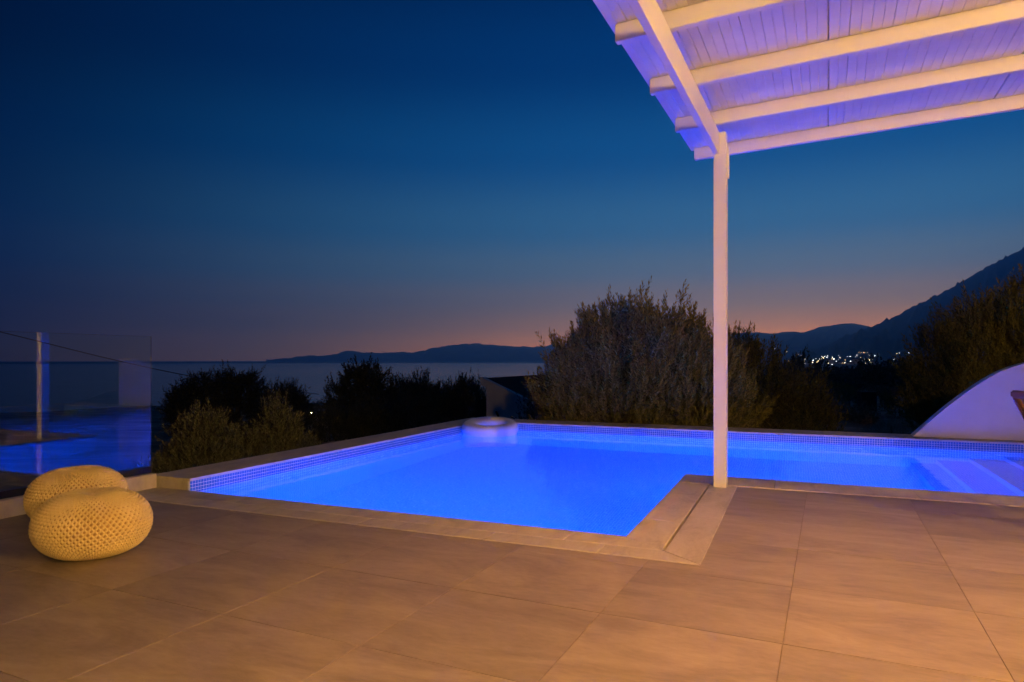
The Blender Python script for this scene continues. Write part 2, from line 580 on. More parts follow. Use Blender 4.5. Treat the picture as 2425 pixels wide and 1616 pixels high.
# ------------------------------------------------------------------ the pool
pool = empty('swimming_pool', (XL, YN, ZF))
tag(pool, 'L-shaped swimming pool glowing deep blue, lined with blue mosaic, stone coping', 'swimming pool')
pool_off = Vector((-XL, -YN, -ZF))


def pchild(o):
    o.parent = pool; o.location = Vector(o.location) + pool_off
    return o


def uvquad(name, quads, mat_):
    """quads: list of (4 corner points, u axis index, v axis index); uv in metres"""
    bm = bmesh.new(); lay = bm.loops.layers.uv.new('UVMap')
    for pts, ua, va in quads:
        f = bm.faces.new([bm.verts.new(q) for q in pts])
        for l in f.loops: l[lay].uv = (l.vert.co[ua], l.vert.co[va])
    me = bpy.data.meshes.new(name); bm.to_mesh(me); bm.free()
    return pchild(link(name, me, mat_))


uvquad('pool_floor', [([(XL, YN, ZF), (XR, YN, ZF), (XR, YB, ZF), (XL, YB, ZF)], 0, 1), ([(XR, YA, ZF), (1.2, YA, ZF), (1.2, YB, ZF), (XR, YB, ZF)], 0, 1)], M_MOSAIC)
ZT = -.026 * 2 + .02                              # underside of the waterline band


def wallq(name, a, b, ua, top):
    uvquad(name, [([(*a, ZF), (*b, ZF), (*b, top), (*a, top)], ua, 2)], M_MOSAIC)


wallq('pool_wall', (XL, YB), (XL, YN), 1, ZT)
wallq('pool_wall', (XE, YB), (XL, YB), 0, ZT)
wallq('pool_wall', (XL, YN), (XR, YN), 0, -.05)
wallq('pool_wall', (XR, YN), (XR, YA), 1, -.05)
wallq('pool_wall', (XR, YA), (XE, YA), 0, -.05)
wallq('pool_wall', (XE, YA), (XE, YB), 1, -.05)
steps = [(1.20, -1.18), (1.46, -.92), (1.77, -.66), (2.08, -.42), (2.40, -.24)]
for k, (x, z) in enumerate(steps):
    x1 = steps[k + 1][0] if k < len(steps) - 1 else XE
    zb = steps[k - 1][1] if k else ZF
    uvquad('step', [([(x, YA, z), (x1, YA, z), (x1, YB, z), (x, YB, z)], 0, 1), ([(x, YB, zb), (x, YA, zb), (x, YA, z), (x, YB, z)], 1, 2)], M_MOSAIC)


# waterline band, real tiles on white grout
def band(along, fixed, a0, a1, sgn, rows, top, name='waterline_tiles'):
    n = int((a1 - a0) / TS); vs_ = []; fs = []
    g_ = .0014
    for r_ in range(rows):
        z1 = top - r_ * TS - g_; z0 = z1 - TS + 2 * g_
        for k in range(n):
            t0 = a0 + k * TS + g_; t1 = t0 + TS - 2 * g_
            b_ = len(vs_)
            e = .0022 * sgn; ch = .0012
            outer = [(t0, z0), (t1, z0), (t1, z1), (t0, z1)]
            inner = [(t0 + ch, z0 + ch), (t1 - ch, z0 + ch), (t1 - ch, z1 - ch), (t0 + ch, z1 - ch)]
            for (t, z) in outer: vs_.append((fixed, t, z) if along == 'y' else (t, fixed, z))
            for (t, z) in inner: vs_.append((fixed + e, t, z) if along == 'y' else (t, fixed + e, z))
            fs += [(b_ + 4, b_ + 5, b_ + 6, b_ + 7)] + [(b_ + q, b_ + (q + 1) % 4, b_ + 4 + (q + 1) % 4, b_ + 4 + q) for q in range(4)]
    me = np_mesh(name, np.array(vs_), np.array(fs))
    o = link(name, me, M_WTILE)
    tag(o, kind='stuff')
    return pchild(o)


TOPB = .072
band('y', XL + .0005, YN, YB, 1, 4, TOPB)
band('x', YB - .0005, XL, XE, -1, 4, TOPB)
band('x', YN + .0005, XL, XR, 1, 2, -.006 + .0, 'waterline_tiles')
band('y', XR - .0005, YN, YA, -1, 2, -.006)
band('x', YA + .0005, XR, XE, 1, 2, -.006)
pchild(box('band_bed', XL - .02, XL, YN, YB, ZT, TOPB, M_WGROUT))
pchild(box('band_bed', XL - .02, XE, YB, YB + .02, ZT, TOPB, M_WGROUT))
# outer walls that carry the raised coping
pchild(box('retaining_wall', XLO + .03, XL - .021, YN - .0, YO - .03, -2.4, TOPB - .001, M_COPE))
pchild(box('retaining_wall', XL - .0205, XE, YB + .021, YO - .031, -2.4, TOPB - .0015, M_COPE))


def cstone(pts, z0, z1):
    o = prism('coping_stone', pts, z0, z1, M_COPE, None, .003)
    return pchild(o)


J = .0015
# raised coping, left
ys = [YN - .004, 4.60, 5.56, 6.5, 7.45, 8.4]
for a, b in zip(ys, ys[1:] + [None]):
    if b is None:
        cstone([(XLO, a + J), (XL + .006, a + J), (XL + .006, YB - .006), (XLO, YO)], TOPB, ZC)
    else:
        cstone([(XLO, a + J), (XL + .006, a + J), (XL + .006, b - J), (XLO, b - J)], TOPB, ZC)
# raised coping, back
xs = [XL, -3.45, -2.5, -1.58, -.65, .3, 1.25, 2.2, 3.15, XE]
for k, (a, b) in enumerate(zip(xs, xs[1:])):
    if k == 0:
        cstone([(XL + .006 + J, YB - .006), (b - J, YB - .006), (b - J, YO), (XLO + J * 2, YO)], TOPB, ZC)
    else:
        cstone([(a + J, YB - .006), (b - J, YB - .006), (b - J, YO), (a + J, YO)], TOPB, ZC)
# near coping: two rows, mitred at the inner corner
ZD = .004
xs = [XLO + .09, -3.71, -2.89, -2.02, -1.19]
for k, a in enumerate(xs):
    if k < len(xs) - 1:
        b = xs[k + 1]
        y1 = YN if k else YN - .006
        cstone([(a + J, YN1 + J), (b - J, YN1 + J), (b - J, y1 - (0 if k else 0)), (a + J, y1)], -.03, ZD)
    else:
        cstone([(a + J, YN1 + J), (XS - J * 2, YN1 + J), (XR - J, YN), (a + J, YN)], -.03, ZD)
xs = [XLO + .09, -4.1, -3.3, -2.45, -1.6, -.95]
for k, a in enumerate(xs):
    if k < len(xs) - 1:
        b = xs[k + 1]
        cstone([(a + J, YN2), (b - J, YN2), (b - J, YN1 - J), (a + J, YN1 - J)], -.03, ZD)
    else:
        cstone([(a + J, YN2), (XO - J * 2, YN2), (XS - J, YN1 - J), (a + J, YN1 - J)], -.03, ZD)
# right-hand coping: two columns with a slot drain between
cstone([(XR, YN + J), (XS - .007, YN1 + J * 2), (XS - .007, 4.17 - J), (XR, 4.17 - J)], -.03, ZD)
cstone([(XR, 4.17 + J), (XS - .007, 4.17 + J), (XS - .007, 5.045 - J), (XR, 5.045 - J)], -.03, ZD)
cstone([(XR, 5.045 + J), (XS - .007, 5.045 + J), (XS - .007, YAO - .004), (XR, YAO - .004)], -.03, ZD)
cstone([(XS + .007, YN1 + J), (XO, YN2 + J * 2), (XO, 4.35 - J), (XS + .007, 4.35 - J)], -.03, ZD)
cstone([(XS + .007, 4.35 + J), (XO, 4.35 + J), (XO, 5.2 - J), (XS + .007, 5.2 - J)], -.03, ZD)
cstone([(XS + .007, 5.2 + J), (XO, 5.2 + J), (XO, YAO - .004), (XS + .007, YAO - .004)], -.03, ZD)
pchild(box('drain_slot', XS - .0069, XS + .0069, YN1, YAO - .005, -.04, -.022, M_DARKSLOT))
# arm coping
xs = [XR, -.16, .81, 1.75, 2.7, 3.6, XE]
for k, (a, b) in enumerate(zip(xs, xs[1:])):
    cstone([(a + (J if k else 0), YAO), (b - J, YAO), (b - J, YA), (a + (J if k else 0), YA)], -.03, ZD + (.004 if k == 0 else .002))
cstone([(XE + J, YAO), (XE + .45, YAO), (XE + .45, YO), (XE + J, YO)], -.03, ZC + .002)

# underwater lamps (their glow is what lights the pool)
def pool_lamp(x, y, z):
    M = Matrix.Rotation(-math.pi / 2, 4, 'X')
    rg = lathe('pool_lamp', [(.10, 0), (.15, 0), (.15, .02), (.14, .03), (.105, .03), (.10, .02), (.10, 0)], M_WHITE, None, 28, (x, y, z), True, M)
    pchild(rg)
    ln_ = lathe('lens', [(0, .026), (.05, .025), (.099, .018)], M_POOLLENS, rg, 24, (0, 0, 0), True, M)
    return rg


pool_lamp(-3.45, YN + .001, -.50)
pool_lamp(-1.6, YN + .001, -.55)
pool_lamp(.1, YA + .001, -.6)

# water surface
bm = bmesh.new()
pts = [(XL, YN), (XR, YN), (XR, YA), (XE, YA), (XE, YB), (XL, YB)]
bm.faces.new([bm.verts.new((x, y, ZW)) for x, y in pts])
o = bm_obj('water', bm, M_WATER)
if o.data.polygons[0].normal.z < 0: o.data.flip_normals()
tag(o, kind='structure')

# ------------------------------------------------------------------ pergola (house axes)
perg = empty('pergola', (*h2w(-.76, 5.43), 0), -HR)
tag(perg, 'white painted pergola with square post, rafters and boarded roof at top right', 'pergola')
PO = Vector((.76, -5.43, 0))                      # house coordinates to pergola coordinates


def pbox(name, x0, x1, y0, y1, z0, z1, mat_=M_WHITE, bevel=.004):
    o = box(name, x0, x1, y0, y1, z0, z1, mat_, perg, bevel)
    o.location = PO
    return o


pbox('post', -.81, -.715, 5.385, 5.48, .004, 2.60)
pbox('post_head', -.766, -.717, 5.387, 5.478, 2.60, 2.772)
pbox('post', -.81, -.715, -1.6, -1.505, 0, 2.60)
pbox('beam', -.8105, -.768, -1.7, 5.70, 2.6015, 2.7755)
pbox('strap', -.7149, -.702, 5.44, 5.478, 2.42, 2.67, M_WHITE, .003)
SL = .033
XW = 4.95


def zr(x): return 2.777 + SL * (x + .768)


for yr in (6.02, 5.21, 4.40, 3.60, 2.8, 2.0, 1.2, .4, -.4, -1.2):
    bm = bmesh.new()
    x0, x1, w = -1.072, XW, .05
    vs_ = [bm.verts.new((x, y, z)) for x in (x0, x1) for y in (yr, yr + w) for z in (zr(x), zr(x) + .0985)]
    for f in ((0, 1, 3, 2), (4, 6, 7, 5), (0, 4, 5, 1), (2, 3, 7, 6), (0, 2, 6, 4), (1, 5, 7, 3)): bm.faces.new([vs_[i] for i in f])
    bmesh.ops.recalc_face_normals(bm, faces=bm.faces[:])
    bmesh.ops.bevel(bm, geom=bm.edges[:], offset=.004, segments=2, affect='EDGES')
    o = bm_obj('rafter', bm, M_WHITE, perg); o.location = PO
# roof boards run across the rafters; every tenth joint is a wider panel seam
BW = .1113
k0 = int(math.floor((-1.112) / BW))
for k in range(-10, int(XW / BW)):
    xa, xb = k * BW, (k + 1) * BW
    seam = (k % 10 == 0)
    seam_r = ((k + 1) % 10 == 0)
    xa += .005 if seam else .0008
    xb -= .003 if seam_r else .0008
    bm = bmesh.new()
    zt = lambda x: zr(x) + .1
    # slightly crowned underside with a chamfer at each joint
    prof = [(xa, .0035), (xa + .004, .0), ((xa + xb) / 2 - .005, .0), ((xa + xb) / 2, .0035), ((xa + xb) / 2 + .005, .0), (xb - .004, .0), (xb, .0035)]
    lo = [[bm.verts.new((x, y, zt(x) + dz)) for x, dz in prof] for y in (-1.9, 6.09)]
    hi = [[bm.verts.new((x, y, zt(x) + .03)) for x in (xa, xb)] for y in (-1.9, 6.09)]
    for q in range(len(prof) - 1): bm.faces.new((lo[0][q], lo[0][q + 1], lo[1][q + 1], lo[1][q]))
    bm.faces.new((hi[0][0], hi[1][0], hi[1][1], hi[0][1]))
    bm.faces.new((lo[0][0], lo[1][0], hi[1][0], hi[0][0])); bm.faces.new((lo[0][-1], hi[0][1], hi[1][1], lo[1][-1]))
    for e in (0, 1): bm.faces.new(lo[e] + [hi[e][1], hi[e][0]])
    o = bm_obj('roof_board', bm, M_BOARD, perg); o.location = PO
o = box('roof_sheet', -1.112, XW, -1.9, 6.1, 0, .012, M_WHITE, perg)
for v_ in o.data.vertices: v_.co.z += zr(v_.co.x) + .132
o.location = PO

# ------------------------------------------------------------------ glass fence on the left
kerb = tag(box('kerb', -4.86, -4.597, -3.5, YN - .012, -.6, .112, M_COPE, None, .004), kind='structure')
gf = empty('glass_fence', (-4.68, 3.64, .112))
tag(gf, 'frameless clear glass balustrade mirroring the blue pool at far left', 'glass fence')
for y0, y1 in ((2.02, 3.72), (.36, 1.98), (-1.3, .32)):
    box('glass_pane', -.006, .006, y0 - 3.64, y1 - 3.64, .012, 1.07, M_GLASS, gf, .0015)
box('base_channel', -.03, -.0065, -6.5, .062, .001, .05, M_BLACK, gf)
box('base_channel', .0065, .03, -6.5, .062, .001, .05, M_BLACK, gf)

# ------------------------------------------------------------------ arched wall on the back coping
prof = [(1.255, ZC), (1.36, .205), (1.5, .352), (1.63, .480), (1.755, .592), (1.88, .700), (1.995, .788), (2.1, .858), (2.22, .915), (2.33, .955), (2.46, .990), (2.6, 1.015), (2.8, 1.03), (3.0, 1.03), (3.0, ZC)]
bm = bmesh.new()
fr = [bm.verts.new((x, 9.1, z)) for x, z in prof]; bk = [bm.verts.new((x, 9.3, z)) for x, z in prof]
bm.faces.new(fr); bm.faces.new(bk[::-1])
for i in range(len(prof)):
    bm.faces.new((fr[i], fr[(i + 1) % len(prof)], bk[(i + 1) % len(prof)], bk[i]))
for v_ in bm.verts: v_.co -= Vector((1.255, 9.1, ZC - .0005))
o = bm_obj('arched_wall', bm, M_RENDER); o.location = (1.255, 9.1, ZC)
tag(o, 'white rendered garden wall with curved sloping top on the pool edge', 'wall')
mod = o.modifiers.new('b', 'BEVEL'); mod.width = .006; mod.segments = 2; mod.limit_method = 'ANGLE'; mod.angle_limit = .6

# ------------------------------------------------------------------ house side wall with lamps, right of and behind the camera
hs = empty('villa_wall', (*h2w(5.0, -4.0), 0), -HR)
tag(hs, 'white rendered villa wall beside the terrace, right of the view', 'wall')
box('wall', 0, .25, 0, 8.6, 0, 3.05, M_RENDER, hs)
box('light_block_wall', -2.05, -.9, 8.6, 8.85, 0, 2.88, M_RENDER, hs)  # unseen wall added to keep the lantern's light off the arched wall
box('plinth', -.012, 0, 0, 8.6, 0, .08, M_COPE, hs)


def wall_lamp(x, y, z, label, strength=1):
    w = h2w(x, y)
    r_ = empty('wall_lamp', (*w, z), -HR)
    tag(r_, label, 'lamp')
    box('back_plate', -.02, 0, -.05, .05, -.14, .14, M_BLACK, r_, .003)
    tube('arm', [(-.02, 0, .1), (-.08, 0, .13), (-.13, 0, .12)], .009, M_BLACK, r_)
    lathe('cap', [(0, .13), (.03, .12), (.075, .085), (.078, .078), (0, .08)], M_BLACK, r_, 20, (-.13, 0, 0))
    lathe('bulb_glass', [(0, -.11), (.045, -.1), (.068, -.05), (.07, .02), (.06, .07), (0, .075)], M_WARM if strength == 1 else M_WARM_FILL, r_, 20, (-.13, 0, 0))


wall_lamp(5.0, 1.0, 2.35, 'black wall lantern with warm glowing glass on the villa wall')
# unseen second lantern added as warm fill, with a post added to carry it
pbox('post', 2.5, 2.595, -1.6, -1.505, 0, 2.88)
wall_lamp(2.5, -1.55, 2.35, 'unseen black lantern with warm glowing glass, a fill light on an added post', .3)


def pendant(x, y, z):
    w = h2w(x, y)
    r_ = empty('added_pendant', (*w, z), -HR)
    tag(r_, 'unseen pendant lamp with dark metal shade, added under the pergola roof to light the deck', 'lamp')
    tube('cord', [(0, 0, .26), (0, 0, zr(x) - z)], .004, M_BLACK, r_, 6)
    lathe('shade', [(.02, .27), (.03, .24), (.10, .17), (.17, .0), (.17, -.04), (.166, -.04), (.166, .0), (.098, .165), (.0, .2)], M_BLACK, r_, 28)
    lathe('bulb', [(0, .055), (.03, .063), (.042, .09), (.03, .125), (0, .135)], M_WARM_P, r_, 16)


M_WARM_P = emit('warm_bulb', (1.0, .41, .10), 3200)
pendant(.35, 2.5, 2.42)  # unseen lamp added to light the deck from above

# ------------------------------------------------------------------ knitted poufs
def knit_pouf(rad, hgt):
    NST, ROWS = 58, 42                            # stitches round, rows from bottom to top
    nu, nv = NST * 10, ROWS * 6
    # profile by arc length
    ts = np.linspace(-math.pi / 2, math.pi / 2, 600)
    e = .72
    pr = rad * np.abs(np.cos(ts)) ** e
    pz = hgt / 2 * np.sign(np.sin(ts)) * np.abs(np.sin(ts)) ** .98
    pz = pz - .02 * np.exp(-(pr / (rad * .22)) ** 2) * (pz > 0)
    sl = np.concatenate([[0], np.cumsum(np.hypot(np.diff(pr), np.diff(pz)))])
    L_ = sl[-1]
    sv = np.linspace(0, L_, nv + 1)
    rr = np.interp(sv, sl, pr); zz = np.interp(sv, sl, pz)
    dr = np.gradient(rr, sv); dz = np.gradient(zz, sv)
    nr, nz = dz, -dr
    U, Vv = np.meshgrid(np.arange(nu) / nu * NST, sv / L_ * ROWS)
    best = np.zeros_like(U)
    for k in (-1, 0, 1, 2):
        row = np.floor(Vv) + k
        ph = .5 * (row % 2)
        cen = row + .36 * np.sin(2 * math.pi * (U + ph)) + .08 * np.sin(row * 2.3 + U * .21) + .05 * np.sin(U * 1.7 + row * 5.1)
        q = 1 - ((Vv - cen) / .49) ** 2
        best = np.maximum(best, np.sqrt(np.clip(q, 0, 1)) * (.82 + .18 * np.cos(2 * math.pi * (U + ph) * 2)))
    amp = .020 * np.clip(rr / (rad * .45), .25, 1)[:, None]
    hgt_ = (best - .75) * amp
    ang = np.arange(nu) / nu * 2 * math.pi
    lump = 1 + .012 * np.sin(3 * ang + .5) + .01 * np.sin(5 * ang + 2)
    X = (rr[:, None] * lump + nr[:, None] * hgt_) * np.cos(ang)
    Y = (rr[:, None] * lump + nr[:, None] * hgt_) * np.sin(ang)
    Z = zz[:, None] + nz[:, None] * hgt_ + hgt / 2
    Z = np.where(Z < .004, .004 + (Z - .004) * .15, Z)
    Vx = np.stack([X.ravel(), Y.ravel(), Z.ravel()], 1)
    i, j = np.meshgrid(np.arange(nv), np.arange(nu), indexing='ij')
    i = i.ravel(); j = j.ravel(); jn = (j + 1) % nu
    F_ = np.stack([i * nu + j, i * nu + jn, (i + 1) * nu + jn, (i + 1) * nu + j], 1)
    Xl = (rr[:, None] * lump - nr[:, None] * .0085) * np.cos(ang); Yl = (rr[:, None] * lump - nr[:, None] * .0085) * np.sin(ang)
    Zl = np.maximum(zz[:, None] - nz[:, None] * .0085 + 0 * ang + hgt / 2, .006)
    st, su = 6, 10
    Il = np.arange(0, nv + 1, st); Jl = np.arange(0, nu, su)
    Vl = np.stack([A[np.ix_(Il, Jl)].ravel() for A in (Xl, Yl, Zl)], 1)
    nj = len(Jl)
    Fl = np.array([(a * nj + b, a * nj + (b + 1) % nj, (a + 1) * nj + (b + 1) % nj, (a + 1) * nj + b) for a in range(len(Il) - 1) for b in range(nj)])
    return np_mesh('pouf', Vx, F_), np_mesh('gap_shade', Vl, Fl)


m, nt, p = mat('mustard_cotton_knit')
v = objcoord(nt)
n1 = noise(nt, 220, 3, .6, v); n0 = noise(nt, 7, 3, .5, v)
mm = nt.nodes.new('ShaderNodeMath'); mm.operation = 'MULTIPLY_ADD'; mm.inputs[1].default_value = .5
nt.links.new(n1.outputs[0], mm.inputs[0]); nt.links.new(n0.outputs[0], mm.inputs[2])
nt.links.new(ramp(nt, mm.outputs[0], [(.45, (.60, .44, .20)), (1.0, (.82, .65, .34))]), p.inputs['Base Color'])
p.inputs['Roughness'].default_value = .9
p.inputs['Sheen Weight'].default_value = .25
bump(nt, p, n1.outputs[0], .4, .002)
M_KNIT = m
pm, pl_ = knit_pouf(.268, .335)
M_GAP_SHADE = plain('brown_gap_shade', (.38, .245, .10), .95, .2, 20, .2)  # added brown skin behind the yarn; its colour stands in for shade in the holes


def add_gap_shade(o):
    link('gap_shade', pl_, M_GAP_SHADE, o, True)

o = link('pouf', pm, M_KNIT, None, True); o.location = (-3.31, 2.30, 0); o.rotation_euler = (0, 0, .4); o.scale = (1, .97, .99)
tag(o, 'round mustard knitted floor pouf in front of the other', 'pouf', 'knitted poufs by the glass fence'); add_gap_shade(o)
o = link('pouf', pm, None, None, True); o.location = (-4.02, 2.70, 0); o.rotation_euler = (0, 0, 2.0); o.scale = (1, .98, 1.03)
tag(o, 'round mustard knitted floor pouf half hidden behind the other, beside the glass', 'pouf', 'knitted poufs by the glass fence'); add_gap_shade(o)

# ------------------------------------------------------------------ inflatable ring
m, nt, p = mat('white_vinyl')
nt.links.new(ramp(nt, noise(nt, 6, 3, .5, objcoord(nt)).outputs[0], [(.3, (.72, .72, .74)), (.7, (.82, .82, .82))]), p.inputs['Base Color'])
p.inputs['Roughness'].default_value = .3; p.inputs['Subsurface Weight'].default_value = .0
bm = bmesh.new()
NS, NT = 56, 20
RG, RT = .285, .10
rings = []
for i in range(NS):
    a = 2 * math.pi * i / NS
    crease = 1 - .012 * (i % 7 == 0)
    ring = []
    for k in range(NT):
        b_ = 2 * math.pi * k / NT
        rr = RG + RT * crease * math.copysign(abs(math.cos(b_)) ** .8, math.cos(b_))
        ring.append(bm.verts.new((rr * math.cos(a), rr * math.sin(a), .10 * crease * math.copysign(abs(math.sin(b_)) ** .85, math.sin(b_)))))
    rings.append(ring)
for i in range(NS):
    for k in range(NT):
        bm.faces.new((rings[i][k], rings[(i + 1) % NS][k], rings[(i + 1) % NS][(k + 1) % NT], rings[i][(k + 1) % NT]))
ringo = bm_obj('swim_ring', bm, m, None, True)
ringo.location = (-3.855, 8.27, .06); ringo.rotation_euler = Matrix.Rotation(R(7), 3, Vector((.92, .39, 0))).to_euler()
tag(ringo, 'white inflatable swim ring floating in the far corner of the pool', 'swim ring')
tube('valve', [(.12, -.30, .085), (.123, -.307, .105)], .012, m, ringo)

# ------------------------------------------------------------------ wooden chair at the right edge
ch = empty('wooden_chair', (1.525, 4.61, .0), R(2))
ch.scale = (1, 1, .895)
tag(ch, 'brown wooden chair with raked slatted back, only its top corner in view', 'chair')


def bar(name, a, b, w, t, mat_=None, parent=ch):
    """rectangular bar from a to b, w wide in y, t thick"""
    a, b = Vector(a), Vector(b)
    d_ = (b - a); L_ = d_.length
    q = d_.to_track_quat('X', 'Z').to_matrix().to_4x4()
    bm = bmesh.new()
    add_box(bm, 0, L_, -w / 2, w / 2, -t / 2, t / 2)
    bmesh.ops.bevel(bm, geom=bm.edges[:], offset=min(w, t) * .22, segments=3, affect='EDGES')
    bm.transform(Matrix.Translation(a) @ q)
    return bm_obj(name, bm, mat_ or M_WOOD, parent, False)


for sy in (-1, 1):
    y = .225 * sy
    bar('back_stile', (-.12, y, .38), (-.315, y, .875), .036, .05)
    bar('leg', (-.12, y, .40), (-.21, y, 0), .04, .045)
    bar('leg', (.27, y, .63), (.29, y, 0), .04, .045)
    bar('armrest', (-.23, y * 1.06, .635), (.34, y * 1.06, .655), .06, .026)
    bar('seat_rail', (-.16, y, .41), (.28, y, .43), .026, .06)
bar('top_rail', (-.322, -.25, .888), (-.322, .25, .888), .042, .05)
bar('lower_rail', (-.17, -.215, .52), (-.17, .215, .52), .025, .05)
for k in range(6):
    y = -.17 + .068 * k
    bar('back_slat', (-.172, y, .53), (-.31, y, .88), .042, .014)
for k in range(7):
    x = -.12 + .062 * k
    bar('seat_slat', (x, -.235, .452), (x, .235, .452), .052, .018)


# ------------------------------------------------------------------ vegetation
def leaf_mat(name, lo, hi, back):
    m, nt, p = mat(name)
    oi = nt.nodes.new('ShaderNodeNewGeometry')
    c = ramp(nt, oi.outputs['Random Per Island'], [(0, lo), (1, hi)])
    bf = nt.nodes.new('ShaderNodeMix'); bf.data_type = 'RGBA'
    nt.links.new(oi.outputs['Backfacing'], bf.inputs['Factor'])
    nt.links.new(c, bf.inputs['A']); bf.inputs['B'].default_value = (*back, 1)
    nt.links.new(bf.outputs['Result'], p.inputs['Base Color'])
    p.inputs['Roughness'].default_value = .55
    return m


M_OLIVE = leaf_mat('olive_leaves', (.07, .07, .010), (.21, .185, .030), (.26, .225, .042))
M_GREYLEAF = leaf_mat('grey_olive_leaves', (.06, .068, .034), (.15, .155, .085), (.2, .2, .12))
M_DARKLEAF = leaf_mat('dark_leaves', (.03, .036, .016), (.085, .095, .04), (.11, .115, .06))
M_BARK = plain('bark', (.10, .08, .06), .9, .35, 9, .6)
M_DRY = leaf_mat('dry_stalks', (.20, .12, .07), (.34, .22, .13), (.3, .2, .12))


def crown_mesh(lobes, n, sl, leaf, per, up, seed, zmin=None, stem=True, wide=.25, inner=.55):
    """lobes: (cx,cy,cz,rx,ry,rz). Shoots of narrow leaves that start inside the lobes and grow outwards and up."""
    g_ = np.random.default_rng(seed)
    vol = np.array([l[3] * l[4] + l[3] * l[5] for l in lobes]); pick = g_.choice(len(lobes), n, p=vol / vol.sum())
    Lb = np.array(lobes)[pick]
    dirs = g_.normal(size=(n, 3)); dirs /= np.linalg.norm(dirs, axis=1)[:, None]
    rad = inner + (1 - inner) * g_.random(n) ** .6
    wob = 1 + .16 * np.sin(dirs[:, 0] * 7 + seed) * np.cos(dirs[:, 1] * 6 + dirs[:, 2] * 5 + seed)
    base = Lb[:, :3] + dirs * Lb[:, 3:] * (rad * wob)[:, None]
    nc = max(6, n // 20)                           # most shoots grow in tufts, with dark gaps between them
    cl = g_.integers(0, nc, n); tuft = g_.random(n) < .5
    cb = base[:nc].copy(); cdir = dirs[:nc].copy()
    span = .30 * sl
    base = np.where(tuft[:, None], cb[cl] + cdir[cl] * (g_.random((n, 1)) * .5 - .1) * sl + g_.normal(size=(n, 3)) * span, base)
    dirs = np.where(tuft[:, None], cdir[cl], dirs)
    ax = dirs * .75 + np.array([0, 0, up]) + g_.normal(size=(n, 3)) * .28
    ax /= np.linalg.norm(ax, axis=1)[:, None]
    slen = sl * (.55 + .9 * g_.random(n))
    if zmin is not None:
        k = base[:, 2] > zmin; base, ax, slen = base[k], ax[k], slen[k]; n = len(base)
    t1 = np.cross(ax, g_.normal(size=(n, 3))); t1 /= np.linalg.norm(t1, axis=1)[:, None]
    t2 = np.cross(ax, t1)
    # leaves
    m_ = per
    tt = (np.arange(m_) + .5) / m_
    phi = np.arange(m_) * 2.4
    P = base[:, None] + ax[:, None] * (tt[None, :, None] * slen[:, None, None])
    ph = phi[None] + g_.random((n, m_)) * 1.2
    side = t1[:, None] * np.cos(ph)[..., None] + t2[:, None] * np.sin(ph)[..., None]
    ld = ax[:, None] * (.75 + .3 * g_.random((n, m_, 1))) + side * (1.0 - .55 * tt[None, :, None])
    ld /= np.linalg.norm(ld, axis=2)[..., None]
    ll = leaf * (.7 + .6 * g_.random((n, m_, 1))) * (1 - .45 * tt[None, :, None] ** 3)
    wd = np.cross(ld, ax[:, None] + side * .2); wd /= np.linalg.norm(wd, axis=2)[..., None] + 1e-9
    hw = ll * wide * .5
    a_ = P; b_ = P + ld * ll * .5 + wd * hw; c_ = P + ld * ll; d_ = P + ld * ll * .5 - wd * hw
    Vx = np.stack([a_, b_, c_, d_], 2).reshape(-1, 3)
    F_ = np.arange(len(Vx)).reshape(-1, 4)
    if stem:                                       # thin woody stem as a narrow three-sided spike flattened to quads
        w_ = .0018 * (leaf / .05)
        e0 = base - ax * slen[:, None] * .6; e1 = base + ax * slen[:, None] * .95
        S_ = []
        for sd in (t1, t2):
            S_.append(np.stack([e0 - sd * w_, e0 + sd * w_, e1 + sd * w_ * .3, e1 - sd * w_ * .3], 1).reshape(-1, 3))
        S_ = np.concatenate(S_)
        F_ = np.concatenate([F_, np.arange(len(S_)).reshape(-1, 4) + len(Vx)])
        Vx = np.concatenate([Vx, S_])
    return np_mesh('crown', Vx, F_)


def trunk(parent, h, r, limbs, seed):
    rr = random.Random(seed)
    bm = bmesh.new()
    add_tube(bm, [(0, 0, -.3), (.03, .02, h * .3), (-.04, .05, h * .7), (.02, .0, h)], [r * 1.3, r, r * .8, r * .6], 8)
    for (x, y, z) in limbs:
        add_tube(bm, [(0, 0, h * .55), (x * .35, y * .35, h * .6 + (z - h * .6) * .45), (x * .75, y * .75, h * .6 + (z - h * .6) * .8), (x, y, z)], [r * .6, r * .45, r * .28, r * .1], 6)
    return bm_obj('trunk', bm, M_BARK, parent, True)


def tree(name, u, d, gz, lobes, n, sl, leaf, per, up, seed, label, cat, mat_, group=None, wide=.25, inner=.55, stem=True):
    """lobes given as (du, dd, z, r_across, r_deep, r_up) in metres about the base"""
    x, y = place(u, d)
    az = math.atan((u - CXP) / FPX) - YAW
    r_ = empty(name, (x, y, gz), -az)
    tag(r_, label, cat, group)
    lb = [(l[0], l[1], l[2] - gz, l[3], l[4], l[5]) for l in lobes]
    me = crown_mesh(lb, n, sl, leaf, per, up, seed, .05, stem, wide, inner)
    link('crown', me, mat_, r_)
    top = max(l[2] for l in lb)
    trunk(r_, top * .6, max(.05, .04 * top), [(l[0] * .8, l[1] * .8, l[2] + l[5] * .5) for l in lb], seed)
    return r_


